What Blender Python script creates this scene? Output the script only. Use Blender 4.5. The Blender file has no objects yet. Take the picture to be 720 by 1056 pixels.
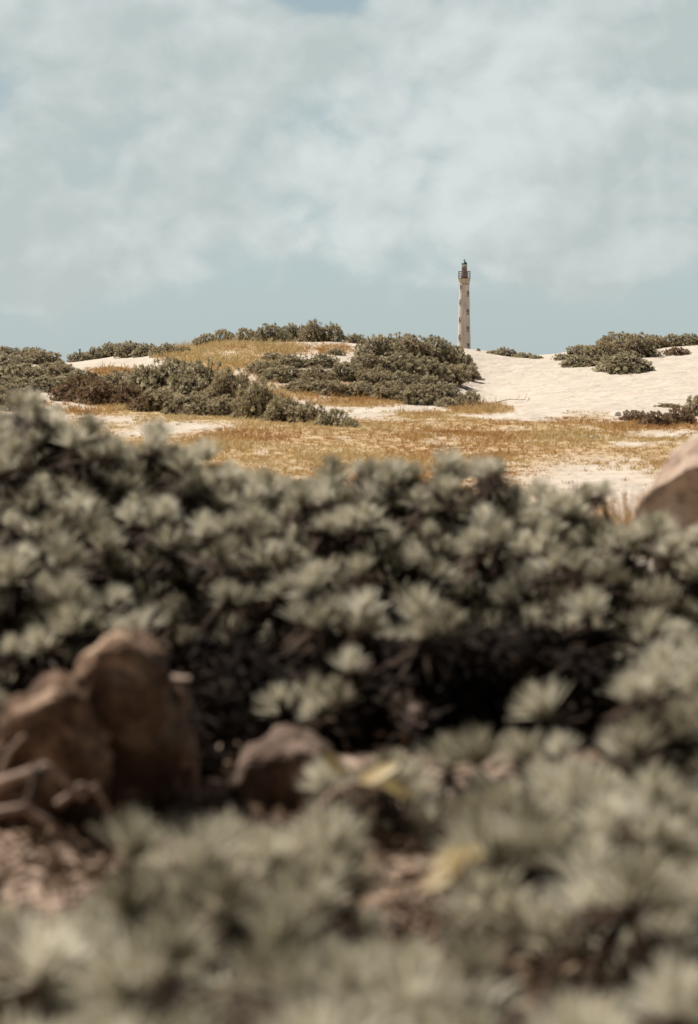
import bpy, math
import numpy as np
from mathutils import Vector, Matrix

# ------------------------------------------------------------------ basics
scn = bpy.context.scene
COL = scn.collection
F = 2053.0                      # focal length in pixels of the 720 x 1056 photograph
EYE = 1.35
TILT = math.atan2(528 - 385, F)
CT, ST = math.cos(TILT), math.sin(TILT)
SUN_EL, SUN_AZ = math.radians(56), math.radians(-61)
RNG = np.random.default_rng(7)


def ray(px, py):
    u, v = (px - 360) / F, (py - 528) / F
    yw = CT - v * ST
    return u / yw, (-ST - v * CT) / yw          # dx/dY, dz/dY


def at(px, py, Y):
    a, b = ray(px, py)
    return np.array([a * Y, Y, EYE + b * Y])


# ------------------------------------------------------------------ numpy noise
_perm = np.random.default_rng(3).random(65536)


def _h(i, j, k):
    n = (i * 73856093) ^ (j * 19349663) ^ (k * 83492791)
    n = (n ^ (n >> 13)) * 1274126177
    return _perm[(n ^ (n >> 16)) & 65535]


def vnoise(x, y, z=0.0):
    x, y, z = np.broadcast_arrays(np.asarray(x, float), np.asarray(y, float), np.asarray(z, float))
    i, j, k = (np.floor(c).astype(np.int64) for c in (x, y, z))
    fx, fy, fz = x - i, y - j, z - k
    fx, fy, fz = (c * c * c * (c * (c * 6 - 15) + 10) for c in (fx, fy, fz))
    r = 0
    for a in (0, 1):
        for b in (0, 1):
            for c in (0, 1):
                w = (fx if a else 1 - fx) * (fy if b else 1 - fy) * (fz if c else 1 - fz)
                r = r + w * _h(i + a, j + b, k + c)
    return r * 2 - 1


def fbm(x, y, z=0.0, octv=4):
    s, amp, fr = 0, 1.0, 1.0
    for o in range(octv):
        s = s + amp * vnoise(x * fr + 17.3 * o, y * fr - 9.1 * o, np.asarray(z) * fr + 4.7 * o)
        amp *= .5
        fr *= 2.03
    return s


def smooth(a, b, x):
    t = np.clip((x - a) / (b - a), 0, 1)
    return t * t * (3 - 2 * t)


# ------------------------------------------------------------------ terrain
KP = [-300, 0, 60, 130, 200, 280, 350, 430, 480, 500, 560, 620, 720, 1020]
SEC = {
    20: [520] * 14,
    24: [499] * 14,
    30: [477] * 14,
    40: [440, 440, 440, 441, 441, 442, 442, 442, 442, 442, 442, 442, 442, 442],
    47: [410, 412, 415, 419, 421, 424, 426, 427, 427, 426, 426, 425, 424, 424],
    54: [380, 385, 389, 396, 396, 401, 406, 410, 415, 417, 413, 409, 407, 405],
    60: [362, 369, 381, 380, 374, 373, 373, 386, 403, 408, 402, 398, 396, 392],
    66: [356, 362, 377, 369, 359, 353, 353, 360, 386, 392, 387, 385, 380, 374],
    72: [358, 366, 378, 365, 359, 354, 353, 357, 365, 371, 374, 368, 364, 358],
    78: [364, 371, 379, 371, 365, 359, 358, 358, 358, 361, 369, 359, 353, 348],
    90: [374, 377, 380, 377, 374, 372, 370, 368, 366, 368, 373, 368, 364, 360],
    120: [378, 380, 381, 380, 380, 379, 379, 378, 378, 378, 378, 376, 375, 374],
    300: [383] * 14,
    600: [376.5] * 14,
    1000: [380] * 14,
    3500: [384.2] * 14,
}
_pxg = np.arange(-300, 1021, 4.0)
_ys = np.array(sorted(SEC), float)
_rows = []
for Y in sorted(SEC):
    py = np.interp(_pxg, KP, SEC[Y])
    k = np.exp(-.5 * (np.arange(-12, 13) * 4 / 17.0) ** 2)
    k /= k.sum()
    py = np.convolve(np.pad(py, 12, mode='edge'), k, 'valid')
    v = (py - 528) / F
    _rows.append(EYE + (-ST - v * CT) / (CT - v * ST) * Y)
_rows = np.array(_rows)


def _hermite(Y):                               # cubic through the sections, in Y
    i = np.clip(np.searchsorted(_ys, Y, side='right') - 1, 0, len(_ys) - 2)
    return i, np.clip((Y - _ys[i]) / (_ys[i + 1] - _ys[i]), 0, 1)


_m = np.zeros_like(_rows)
_d = np.diff(_rows, axis=0) / np.diff(_ys)[:, None]
_m[1:-1] = np.where(_d[:-1] * _d[1:] > 0, 2 * _d[:-1] * _d[1:] / (_d[:-1] + _d[1:] + 1e-12), 0)


def terrain(x, y):
    x, y = np.broadcast_arrays(np.asarray(x, float), np.asarray(y, float))
    Y = np.clip(y, 20, 3500)
    px = np.clip(360 + F * x / np.maximum(y, 20), -300, 1020)
    fi = (px + 300) / 4.0
    c = np.clip(fi.astype(int), 0, len(_pxg) - 2)
    fx = fi - c
    i, t = _hermite(Y)
    h = _ys[i + 1] - _ys[i]

    def g(A, r):
        return A[r, c] * (1 - fx) + A[r, c + 1] * fx
    z = (g(_rows, i) * (1 + 2 * t) * (1 - t) ** 2 + g(_m, i) * h * t * (1 - t) ** 2
         + g(_rows, i + 1) * t * t * (3 - 2 * t) + g(_m, i + 1) * h * t * t * (t - 1))
    wl = smooth(1.0, -2.2, x)
    zf = .2 + (.26 + .22 * wl) * np.exp(-((y - 9.2) / 2.1) ** 2) - .2 * smooth(11, 18, y)
    zf = zf + .05 * fbm(x * .9, y * .9, 0, 3)
    b = smooth(14, 21, y)
    zz = zf * (1 - b) + z * b
    far = smooth(20, 40, y) * (1 - smooth(90, 160, y))
    return zz + far * (.05 * fbm(x * .35, y * .35, 2.0, 3) + .018 * fbm(x * 1.3, y * 1.1, 5.0, 2))


def hit(px, py):
    Y = np.concatenate([np.arange(2, 20, .05), np.arange(20, 110, .1)])
    a, b = ray(px, py)
    d = terrain(a * Y, Y) - (EYE + b * Y)
    k = int(np.argmax(d >= 0))
    if d[k] < 0:
        k = int(np.argmax(np.where(Y > 30, d, -9)))
    return np.array([a * Y[k], Y[k], float(terrain(a * Y[k], Y[k]))])


# ------------------------------------------------------------------ mesh helpers
class MB:
    def __init__(self):
        self.v, self.f, self.n, self.t, self.mi = [], [], 0, [], []

    def add(self, verts, faces, tint=.5, mat=0):
        verts = np.asarray(verts, float).reshape(-1, 3)
        self.v.append(verts)
        self.t.append(np.broadcast_to(np.asarray(tint, float), (len(verts),)))
        f = np.asarray(faces, np.int64)
        self.f.append(f + self.n)
        self.mi.append(np.full(len(f), mat))
        self.n += len(verts)

    def build(self, name, mats, parent=None, smooth_shade=True):
        me = bpy.data.meshes.new(name)
        v = np.concatenate(self.v)
        loops = np.concatenate([f.ravel() for f in self.f])
        sizes = np.concatenate([np.full(len(f), f.shape[1]) for f in self.f])
        me.vertices.add(len(v))
        me.vertices.foreach_set('co', v.ravel().astype(np.float32))
        me.loops.add(len(loops))
        me.loops.foreach_set('vertex_index', loops.astype(np.int32))
        me.polygons.add(len(sizes))
        st = np.concatenate([[0], np.cumsum(sizes)[:-1]])
        me.polygons.foreach_set('loop_start', st.astype(np.int32))
        me.polygons.foreach_set('loop_total', sizes.astype(np.int32))
        me.polygons.foreach_set('material_index', np.concatenate(self.mi).astype(np.int32))
        me.polygons.foreach_set('use_smooth', np.full(len(sizes), smooth_shade))
        a = me.attributes.new('tint', 'FLOAT', 'POINT')
        a.data.foreach_set('value', np.concatenate(self.t).astype(np.float32))
        me.update(calc_edges=True)
        me.validate()
        for m in (mats if isinstance(mats, (list, tuple)) else [mats]):
            me.materials.append(m)
        o = bpy.data.objects.new(name, me)
        COL.objects.link(o)
        if parent:
            o.parent = parent
        return o

    def tube(self, pts, radii, k=6, tint=.5, mat=0, caps=True):
        pts = np.asarray(pts, float)
        n = len(pts)
        radii = np.broadcast_to(np.asarray(radii, float), (n,))
        tan = np.gradient(pts, axis=0)
        tan /= np.linalg.norm(tan, axis=1, keepdims=True) + 1e-9
        ref = np.array([.3, .9, .2]) if abs(tan[0] @ np.array([0, 0, 1])) > .7 else np.array([0, 0, 1.])
        s = np.cross(tan, ref)
        s /= np.linalg.norm(s, axis=1, keepdims=True) + 1e-9
        w = np.cross(s, tan)
        an = np.arange(k) * 2 * math.pi / k
        V = (pts[:, None] + radii[:, None, None] * (np.cos(an)[None, :, None] * s[:, None] + np.sin(an)[None, :, None] * w[:, None])).reshape(-1, 3)
        f = []
        for i in range(n - 1):
            for j in range(k):
                a, b = i * k + j, i * k + (j + 1) % k
                f.append((a, b, b + k, a + k))
        self.add(V, f, tint, mat)
        if caps:
            for i, rev in ((0, True), (n - 1, False)):
                ring = V[i * k:(i + 1) * k]
                idx = list(range(k))
                self.add(ring, [idx[::-1] if rev else idx], tint, mat)

    def lathe(self, prof, k=40, mat=0, tint=.5, c=(0, 0, 0), cap=True):
        an = np.arange(k) * 2 * math.pi / k
        V = np.array([[c[0] + r * math.cos(a), c[1] + r * math.sin(a), c[2] + z] for r, z in prof for a in an])
        f = []
        for i in range(len(prof) - 1):
            for j in range(k):
                a, b = i * k + j, i * k + (j + 1) % k
                f.append((a, b, b + k, a + k))
        self.add(V, f, tint, mat)
        if cap:
            self.add(V[:k], [list(range(k))[::-1]], tint, mat)
            self.add(V[-k:], [list(range(k))], tint, mat)

    def box(self, c, s, rz=0, mat=0, tint=.5):
        x, y, z = np.array(s) / 2
        V = np.array([[a, b, d] for d in (-z, z) for a, b in ((-x, -y), (x, -y), (x, y), (-x, y))])
        cr, sr = math.cos(rz), math.sin(rz)
        V = V @ np.array([[cr, sr, 0], [-sr, cr, 0], [0, 0, 1]]) + np.array(c)
        self.add(V, [(3, 2, 1, 0), (4, 5, 6, 7), (0, 1, 5, 4), (1, 2, 6, 5), (2, 3, 7, 6), (3, 0, 4, 7)], tint, mat)


def tag(o, label=None, cat=None, group=None, kind=None):
    if label: o['label'] = label
    if cat: o['category'] = cat
    if group: o['group'] = group
    if kind: o['kind'] = kind
    return o


def empty(name, loc, label, cat, group=None, rz=0):
    o = bpy.data.objects.new(name, None)
    o.empty_display_size = .1
    COL.objects.link(o)
    o.location = loc
    o.rotation_euler.z = rz
    return tag(o, label, cat, group)


# ------------------------------------------------------------------ materials
class NT:
    def __init__(self, tree):
        self.t = tree
        tree.nodes.clear()

    def n(self, typ, props=None, **inp):
        nd = self.t.nodes.new(typ)
        for k, v in (props or {}).items():
            setattr(nd, k, v)
        for k, v in inp.items():
            key = int(k[1:]) if k[0] == 'i' and k[1:].isdigit() else k.replace('_', ' ')
            s = nd.inputs[key]
            if hasattr(v, 'is_output') or isinstance(v, bpy.types.NodeSocket):
                self.t.links.new(v, s)
            else:
                s.default_value = v
        return nd

    def math(self, op, a, b=0.0, clamp=False):
        return self.n('ShaderNodeMath', {'operation': op, 'use_clamp': clamp}, i0=a, i1=b).outputs[0]

    def mix(self, fac, a, b, blend='MIX'):
        nd = self.t.nodes.new('ShaderNodeMix')
        nd.data_type = 'RGBA'
        nd.blend_type = blend
        for s, v in ((nd.inputs[0], fac), (nd.inputs[6], a), (nd.inputs[7], b)):
            if isinstance(v, bpy.types.NodeSocket):
                self.t.links.new(v, s)
            else:
                s.default_value = v if not isinstance(v, tuple) or len(v) == 4 else (*v, 1)
        return nd.outputs[2]

    def ramp(self, fac, stops, interp='LINEAR'):
        nd = self.n('ShaderNodeValToRGB', None, Fac=fac)
        cr = nd.color_ramp
        cr.interpolation = interp
        while len(cr.elements) < len(stops):
            cr.elements.new(.5)
        for e, (p, c) in zip(cr.elements, stops):
            e.position = p
            e.color = (*c, 1) if isinstance(c, tuple) else (c, c, c, 1)
        return nd.outputs[0]

    def noise(self, vec, scale, detail=4, rough=.5, dist=0.0):
        return self.n('ShaderNodeTexNoise', None, Vector=vec, Scale=scale, Detail=detail, Roughness=rough, Distortion=dist).outputs[0]


def material(name):
    m = bpy.data.materials.new(name)
    m.use_nodes = True
    return m, NT(m.node_tree)


def leaf_mat(name, dark, mid, light, trans=.28, rough=.45, spec=.35, vary=None):
    m, t = material(name)
    tint = t.n('ShaderNodeAttribute', {'attribute_name': 'tint'}).outputs['Fac']
    col = t.ramp(tint, [(0, dark), (.5, mid), (1, light)])
    if vary:
        rnd = t.n('ShaderNodeObjectInfo').outputs['Random']
        col = t.mix(t.math('MULTIPLY', rnd, .4), col, vary)
    p = t.n('ShaderNodeBsdfPrincipled', None, Base_Color=col, Roughness=rough, Specular_IOR_Level=spec)
    tr = t.n('ShaderNodeBsdfTranslucent', None, Color=col)
    mx = t.n('ShaderNodeMixShader', None, Fac=trans, i1=p.outputs[0], i2=tr.outputs[0])
    t.n('ShaderNodeOutputMaterial', None, Surface=mx.outputs[0])
    return m


def rock_mat(name, a, b, c, scale, bump=.6):
    m, t = material(name)
    co = t.n('ShaderNodeTexCoord').outputs['Object']
    n1 = t.noise(co, scale, 6, .6)
    n2 = t.noise(co, scale * 5, 5, .65)
    col = t.ramp(n1, [(.3, a), (.5, b), (.68, c)])
    pit = t.ramp(n2, [(.34, .35), (.5, 1.0)])
    col = t.mix(.7, col, pit, 'MULTIPLY')
    vor = t.n('ShaderNodeTexVoronoi', {'feature': 'F1'}, Vector=co, Scale=scale * 7).outputs['Distance']
    hgt = t.math('ADD', t.math('MULTIPLY', n2, .8), t.math('MULTIPLY', vor, .5))
    bp = t.n('ShaderNodeBump', None, Strength=bump, Distance=.03, Height=hgt)
    p = t.n('ShaderNodeBsdfPrincipled', None, Base_Color=col, Roughness=.9, Specular_IOR_Level=.2, Normal=bp.outputs[0])
    t.n('ShaderNodeOutputMaterial', None, Surface=p.outputs[0])
    return m


def plain_mat(name, a, b, scale=3.0, rough=.8, metal=0.0, bump=.15, detail=5, stretch=(1, 1, 1)):
    m, t = material(name)
    co = t.n('ShaderNodeTexCoord').outputs['Object']
    mp = t.n('ShaderNodeMapping', None, Vector=co, Scale=stretch).outputs[0]
    n1 = t.noise(mp, scale, detail, .6)
    col = t.ramp(n1, [(.35, a), (.65, b)])
    bp = t.n('ShaderNodeBump', None, Strength=bump, Distance=.02, Height=n1)
    p = t.n('ShaderNodeBsdfPrincipled', None, Base_Color=col, Roughness=rough, Metallic=metal, Normal=bp.outputs[0])
    t.n('ShaderNodeOutputMaterial', None, Surface=p.outputs[0])
    return m


M = {}
M['silver'] = leaf_mat('silver_leaf', (.20, .175, .115), (.57, .53, .405), (.88, .835, .71), .36, .55, .2)
M['olive'] = leaf_mat('olive_leaf', (.17, .145, .08), (.45, .40, .26), (.74, .68, .49), .3, .6, .2, (.52, .40, .25))
M['reddish'] = leaf_mat('reddish_leaf', (.19, .10, .06), (.31, .21, .125), (.46, .38, .24), .25, .6, .2)
M['dead'] = leaf_mat('withered_brown_leaf', (.035, .02, .012), (.11, .068, .044), (.34, .24, .165), .1, .7, .15)
M['leaf_shade'] = leaf_mat('shade_dark_leaf', (.012, .008, .006), (.035, .022, .015), (.07, .045, .03), .05, .8, .1)  # near-black leaf colour standing in for the shade of the hollow
M['yellow'] = leaf_mat('yellow_leaf', (.40, .29, .12), (.52, .40, .18), (.62, .50, .26), .3)
M['flower'] = leaf_mat('dried_flower', (.40, .29, .25), (.55, .43, .37), (.66, .54, .48), .25, .8)
M['straw'] = leaf_mat('dry_grass_blade', (.46, .255, .105), (.58, .40, .19), (.64, .52, .29), .25, .7, .15)
M['bark'] = plain_mat('grey_brown_bark', (.035, .025, .018), (.11, .08, .06), 30, .9)
M['twig'] = plain_mat('bleached_twig', (.2, .135, .1), (.42, .31, .25), 25, .85)
M['rock_brown'] = rock_mat('weathered_brown_rock', (.065, .04, .028), (.20, .125, .085), (.56, .41, .30), 7)
M['rock_dark'] = rock_mat('dark_rock', (.07, .045, .034), (.16, .11, .085), (.42, .31, .25), 7)
M['rock_pale'] = rock_mat('pale_limestone', (.27, .175, .13), (.44, .33, .255), (.62, .53, .45), 2.2, .45)
M['white_stone'] = rock_mat('white_stone', (.6, .57, .53), (.7, .68, .64), (.78, .76, .73), 6, .3)


def ground_mat():
    m, t = material('sand')
    co = t.n('ShaderNodeTexCoord').outputs['Object']
    at_ = t.n('ShaderNodeAttribute', {'attribute_name': 'grassy'}).outputs['Fac']
    soil = t.n('ShaderNodeAttribute', {'attribute_name': 'soil'}).outputs['Fac']
    n1 = t.noise(co, .9, 6, .6)
    n2 = t.noise(co, 14, 6, .65)
    sand = t.ramp(n1, [(.3, (.55, .475, .40)), (.6, (.62, .55, .475))])
    sand = t.mix(t.ramp(n2, [(.55, 0.0), (.75, .35)]), sand, (.33, .24, .17))
    mat = t.ramp(t.noise(co, 2.2, 6, .65), [(.32, (.40, .23, .12)), (.5, (.50, .36, .20)), (.68, (.56, .45, .29))])
    col = t.mix(at_, sand, mat)
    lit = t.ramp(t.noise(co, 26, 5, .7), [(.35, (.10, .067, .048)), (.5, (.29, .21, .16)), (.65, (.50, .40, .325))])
    shrub_shade = t.n('ShaderNodeAttribute', {'attribute_name': 'shrub_shade'}).outputs['Fac']
    lit = t.mix(shrub_shade, lit, t.ramp(t.noise(co, 26, 5, .7), [(.35, (.014, .009, .007)), (.5, (.03, .02, .014)), (.68, (.07, .045, .03))]))  # shade beneath the shrubs, put into the soil colour
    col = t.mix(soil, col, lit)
    # wind ripples and footprints, as relief only
    hgt = t.math('ADD', t.math('MULTIPLY', t.noise(co, 1.5, 3, .5, .4), 1.6), t.math('ADD', t.math('MULTIPLY', n2, .06), t.math('MULTIPLY', t.noise(co, 4.5, 3, .5), .3)))
    bp = t.n('ShaderNodeBump', None, Strength=.6, Distance=.2, Height=hgt)
    p = t.n('ShaderNodeBsdfPrincipled', None, Base_Color=col, Roughness=.95, Specular_IOR_Level=.1, Normal=bp.outputs[0])
    t.n('ShaderNodeOutputMaterial', None, Surface=p.outputs[0])
    return m


# ------------------------------------------------------------------ where the dry ground cover grows (as seen from the eye, on the visible slopes)
PATCH = [(235, 372, 46, 22), (215, 360, 40, 7), (265, 361, 60, 6), (190, 366, 22, 7), (300, 402, 70, 10), (375, 414, 50, 5), (275, 382, 30, 12),
         (150, 425, 110, 5), (340, 360, 25, 5), (180, 352, 26, 4), (120, 384, 26, 4), (490, 423, 30, 4), (60, 398, 40, 6)]
BARE = [(185, 440, 60, 6), (120, 432, 30, 5), (615, 496, 90, 26), (690, 448, 42, 5), (430, 421, 80, 5), (560, 424, 24, 3), (150, 447, 40, 4),
        (510, 428, 26, 3), (650, 458, 20, 3)]


def grass_mask(x, y, z):
    d = np.maximum(y, 1.0)
    px = 360 + F * x / d
    s = (z - EYE) / d
    py = 528 + F * (-(s * CT + ST) / (CT - s * ST))
    n = fbm(x * .55, y * .3, 3.0, 4)
    g = smooth(19, 24, y + n * 3) * (1 - smooth(45, 49.5, y + n * 3 + .012 * np.abs(px - 360)))
    g = g * (1 - .4 * smooth(.3, .8, fbm(x * 1.2, y * .6, 8.0, 4)))
    for cx, cy, rx, ry in BARE:
        g = g * (1 - np.exp(-(((px - cx) / rx) ** 2 + ((py - cy) / ry) ** 2) ** 1.5) * .95)
    on = smooth(35, 40, y) * (1 - smooth(78, 82, y))
    for cx, cy, rx, ry in PATCH:
        w = np.exp(-(((px - cx) / rx) ** 2 + ((py - cy) / ry) ** 2) ** 1.5)
        g = np.maximum(g, on * np.clip(w * (1.1 + .7 * n), 0, 1))
    return np.clip(g, 0, 1)


def build_ground():
    r = [0.0]
    q = .25
    rr = [.05]
    while q < 3400:
        rr.append(q)
        q *= 1.03 if q < 1.5 else (1.011 if q < 30 else (1.0055 if q < 95 else 1.03))
    rr = np.array(rr)
    az = np.radians(np.unique(np.concatenate([np.arange(-180, -30, 4), np.arange(-30, -13, .6), np.arange(-13, 13, .09), np.arange(13, 30, .6), np.arange(30, 180, 4)])))
    X = rr[:, None] * np.sin(az)[None]
    Yv = rr[:, None] * np.cos(az)[None]
    Z = terrain(X, Yv)
    V = np.stack([X, Yv, Z], -1).reshape(-1, 3)
    nr, na = len(rr), len(az)
    I = np.arange(nr * na).reshape(nr, na)
    a = I[:-1]
    b = np.roll(I, -1, axis=1)[:-1]
    c = np.roll(I, -1, axis=1)[1:]
    d = I[1:]
    f = np.stack([a, d, c, b], -1).reshape(-1, 4)
    mb = MB()
    mb.add(V, f)
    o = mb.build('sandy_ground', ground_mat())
    g = grass_mask(V[:, 0], V[:, 1], V[:, 2])
    at1 = o.data.attributes.new('grassy', 'FLOAT', 'POINT')
    at1.data.foreach_set('value', g.astype(np.float32))
    s = np.zeros(len(V))                      # shade painted near black under every shrub, littered soil in a wider ring about it
    shd = np.zeros(len(V))
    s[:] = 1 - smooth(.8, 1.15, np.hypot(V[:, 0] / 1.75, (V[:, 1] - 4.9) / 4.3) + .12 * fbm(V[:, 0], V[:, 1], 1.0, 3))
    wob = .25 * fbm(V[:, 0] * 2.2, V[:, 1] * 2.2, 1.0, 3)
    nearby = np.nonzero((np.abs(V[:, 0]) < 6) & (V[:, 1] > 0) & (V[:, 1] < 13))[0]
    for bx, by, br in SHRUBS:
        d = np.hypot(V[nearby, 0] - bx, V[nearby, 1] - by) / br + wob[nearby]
        shd[nearby] = np.maximum(shd[nearby], 1 - smooth(1.0, 1.5, d))
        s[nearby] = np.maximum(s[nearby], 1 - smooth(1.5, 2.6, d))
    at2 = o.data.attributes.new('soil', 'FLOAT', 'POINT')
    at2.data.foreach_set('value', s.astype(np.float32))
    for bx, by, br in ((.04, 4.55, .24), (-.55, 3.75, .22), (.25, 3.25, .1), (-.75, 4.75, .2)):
        shd *= smooth(.7, 1.3, np.hypot(V[:, 0] - bx, (V[:, 1] - by) * .6) / br + .3 * fbm(V[:, 0] * 4, V[:, 1] * 4, 4.0, 3))
    at3 = o.data.attributes.new('shrub_shade', 'FLOAT', 'POINT')
    at3.data.foreach_set('value', shd.astype(np.float32))
    tag(o, kind='structure')
    return o



# ------------------------------------------------------------------ leaves
def rosettes(mb, P, A, n, L, W, spread, rng, rows=4, tint0=.5, mat=0, flip=False, droop=0.0, elong=.35, roll=0.0, vary=False):
    """n leaves at each of the points P round the axes A."""
    N = len(P)
    if N == 0:
        return
    A = A / np.linalg.norm(A, axis=1, keepdims=True)
    ref = np.where(np.abs(A[:, 2:3]) > .9, np.array([[1., 0, 0]]), np.array([[0, 0, 1.]]))
    B = np.cross(A, ref)
    B /= np.linalg.norm(B, axis=1, keepdims=True)
    C = np.cross(A, B)
    k = np.arange(n)
    th = k[None] * 2.39996 + rng.random((N, 1)) * 6.28 + rng.normal(0, .25, (N, n))
    fr = (k[None] + .5) / n
    ang = np.radians(spread[0] + (spread[1] - spread[0]) * fr ** .9 + rng.normal(0, 6, (N, n)))
    size = (1 - elong * (1 - fr)) * rng.uniform(.8, 1.15, (N, n)) * (rng.uniform(.78, 1.2, (N, 1)) if not vary else rng.uniform(.62, 1.28, (N, 1)))
    rad = np.cos(th)[..., None] * B[:, None] + np.sin(th)[..., None] * C[:, None]
    D = np.cos(ang)[..., None] * A[:, None] + np.sin(ang)[..., None] * rad
    T = np.cross(D, A[:, None])
    T /= np.linalg.norm(T, axis=2, keepdims=True) + 1e-9
    base = P[:, None] + A[:, None] * (.25 * L * (1 - fr))[..., None] * rng.uniform(.6, 1.2, (N, n))[..., None]
    ll = L * size
    if rows == 4:
        ts, ws = [0, .42, .8, 1.0], [.4, .82, 1.0, .3]
    elif rows == 3:
        ts, ws = [0, .62, 1.0], [.45, 1.0, .32]
    else:
        ts, ws = [0, 1.0], [.6, .75]
    if roll:
        ro = rng.normal(0, roll, (N, n))[..., None]
        T = T * np.cos(ro) + np.cross(D, T) * np.sin(ro)
    bend = (.16 + droop) * np.sin(ang)
    out = []
    for t_, w_ in zip(ts, ws):
        c = base + D * (ll * t_)[..., None] + rad * (ll * t_ * t_ * bend)[..., None] - np.array([0, 0, 1.]) * (ll * t_ * t_ * droop)[..., None]
        hw = (W * size * w_ * .5)[..., None] * T
        out += [c - hw, c + hw]
    R = len(ts)
    V = np.stack(out, 2).reshape(-1, 3)
    m = N * n
    base_i = (np.arange(m) * 2 * R)[:, None, None]
    q = np.array([[2 * i, 2 * i + 1, 2 * i + 3, 2 * i + 2] for i in range(R - 1)])
    f = (base_i + q[None]).reshape(-1, 4)
    t0 = np.asarray(tint0, float).reshape(-1, 1) if np.ndim(tint0) else np.full((N, 1), tint0)
    tint = np.clip(t0 + rng.normal(0, .13, (N, n)), 0, 1)
    tint = np.repeat(tint.reshape(-1), 2 * R)
    mb.add(V, f, tint, mat)


def mound_points(r, h, spacing, rng, lump=.22, seed=0, shell=1.0, low=.05, lumpf=2.4):
    """points and normals on a lumpy dome of base radius r and height h"""
    area = 2 * math.pi * r * (.45 * r + .55 * h)
    n = max(8, int(area / spacing ** 2))
    i = np.arange(n) + .5
    z = i / n
    ph = i * 2.39996 + rng.normal(0, .2, n)
    z = np.clip(z + rng.normal(0, .6 / n ** .5, n) * .3, .0, 1)
    s = np.sqrt(1 - np.clip(z, 0, 1) ** 2)
    d = np.stack([s * np.cos(ph), s * np.sin(ph), z], 1)
    k = 1 + np.minimum(lump * fbm(d[:, 0] * lumpf + seed * 7.1, d[:, 1] * lumpf - seed * 3.3, d[:, 2] * lumpf, 2), .14) + rng.normal(0, .025, n)
    k *= shell
    P = d * np.array([r, r, h]) * k[:, None]
    nrm = d / np.array([r, r, h])
    nrm /= np.linalg.norm(nrm, axis=1, keepdims=True)
    ok = P[:, 2] > low * h
    return P[ok], nrm[ok]


def stems(mb, P, rng, r0=.011, k=4, nroot=5, rr=.1, ground=0.0, segs=4):
    roots = np.stack([rng.uniform(-rr, rr, nroot), rng.uniform(-rr, rr, nroot), np.full(nroot, ground - .06)], 1)
    for p in P:
        a = roots[rng.integers(nroot)]
        m = np.array([p[0] * .55 + a[0] * .45, p[1] * .55 + a[1] * .45, p[2] * .35]) + rng.normal(0, .025, 3)
        t = np.linspace(0, 1, segs)[:, None]
        pts = a * (1 - t) ** 2 + 2 * m * t * (1 - t) + p * t ** 2
        mb.tube(pts, np.linspace(r0, r0 * .45, segs), k, .5, 0, caps=False)


# ------------------------------------------------------------------ foreground shrubs
HOLLOWS = [(*at(228, 668, 6.3), .22, .55, .27), (*at(525, 668, 6.3), .30, .6, .22), (*at(420, 712, 6.1), .25, .5, .13), (*at(620, 660, 6.3), .12, .4, .12)]
SHRUBS = []


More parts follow.
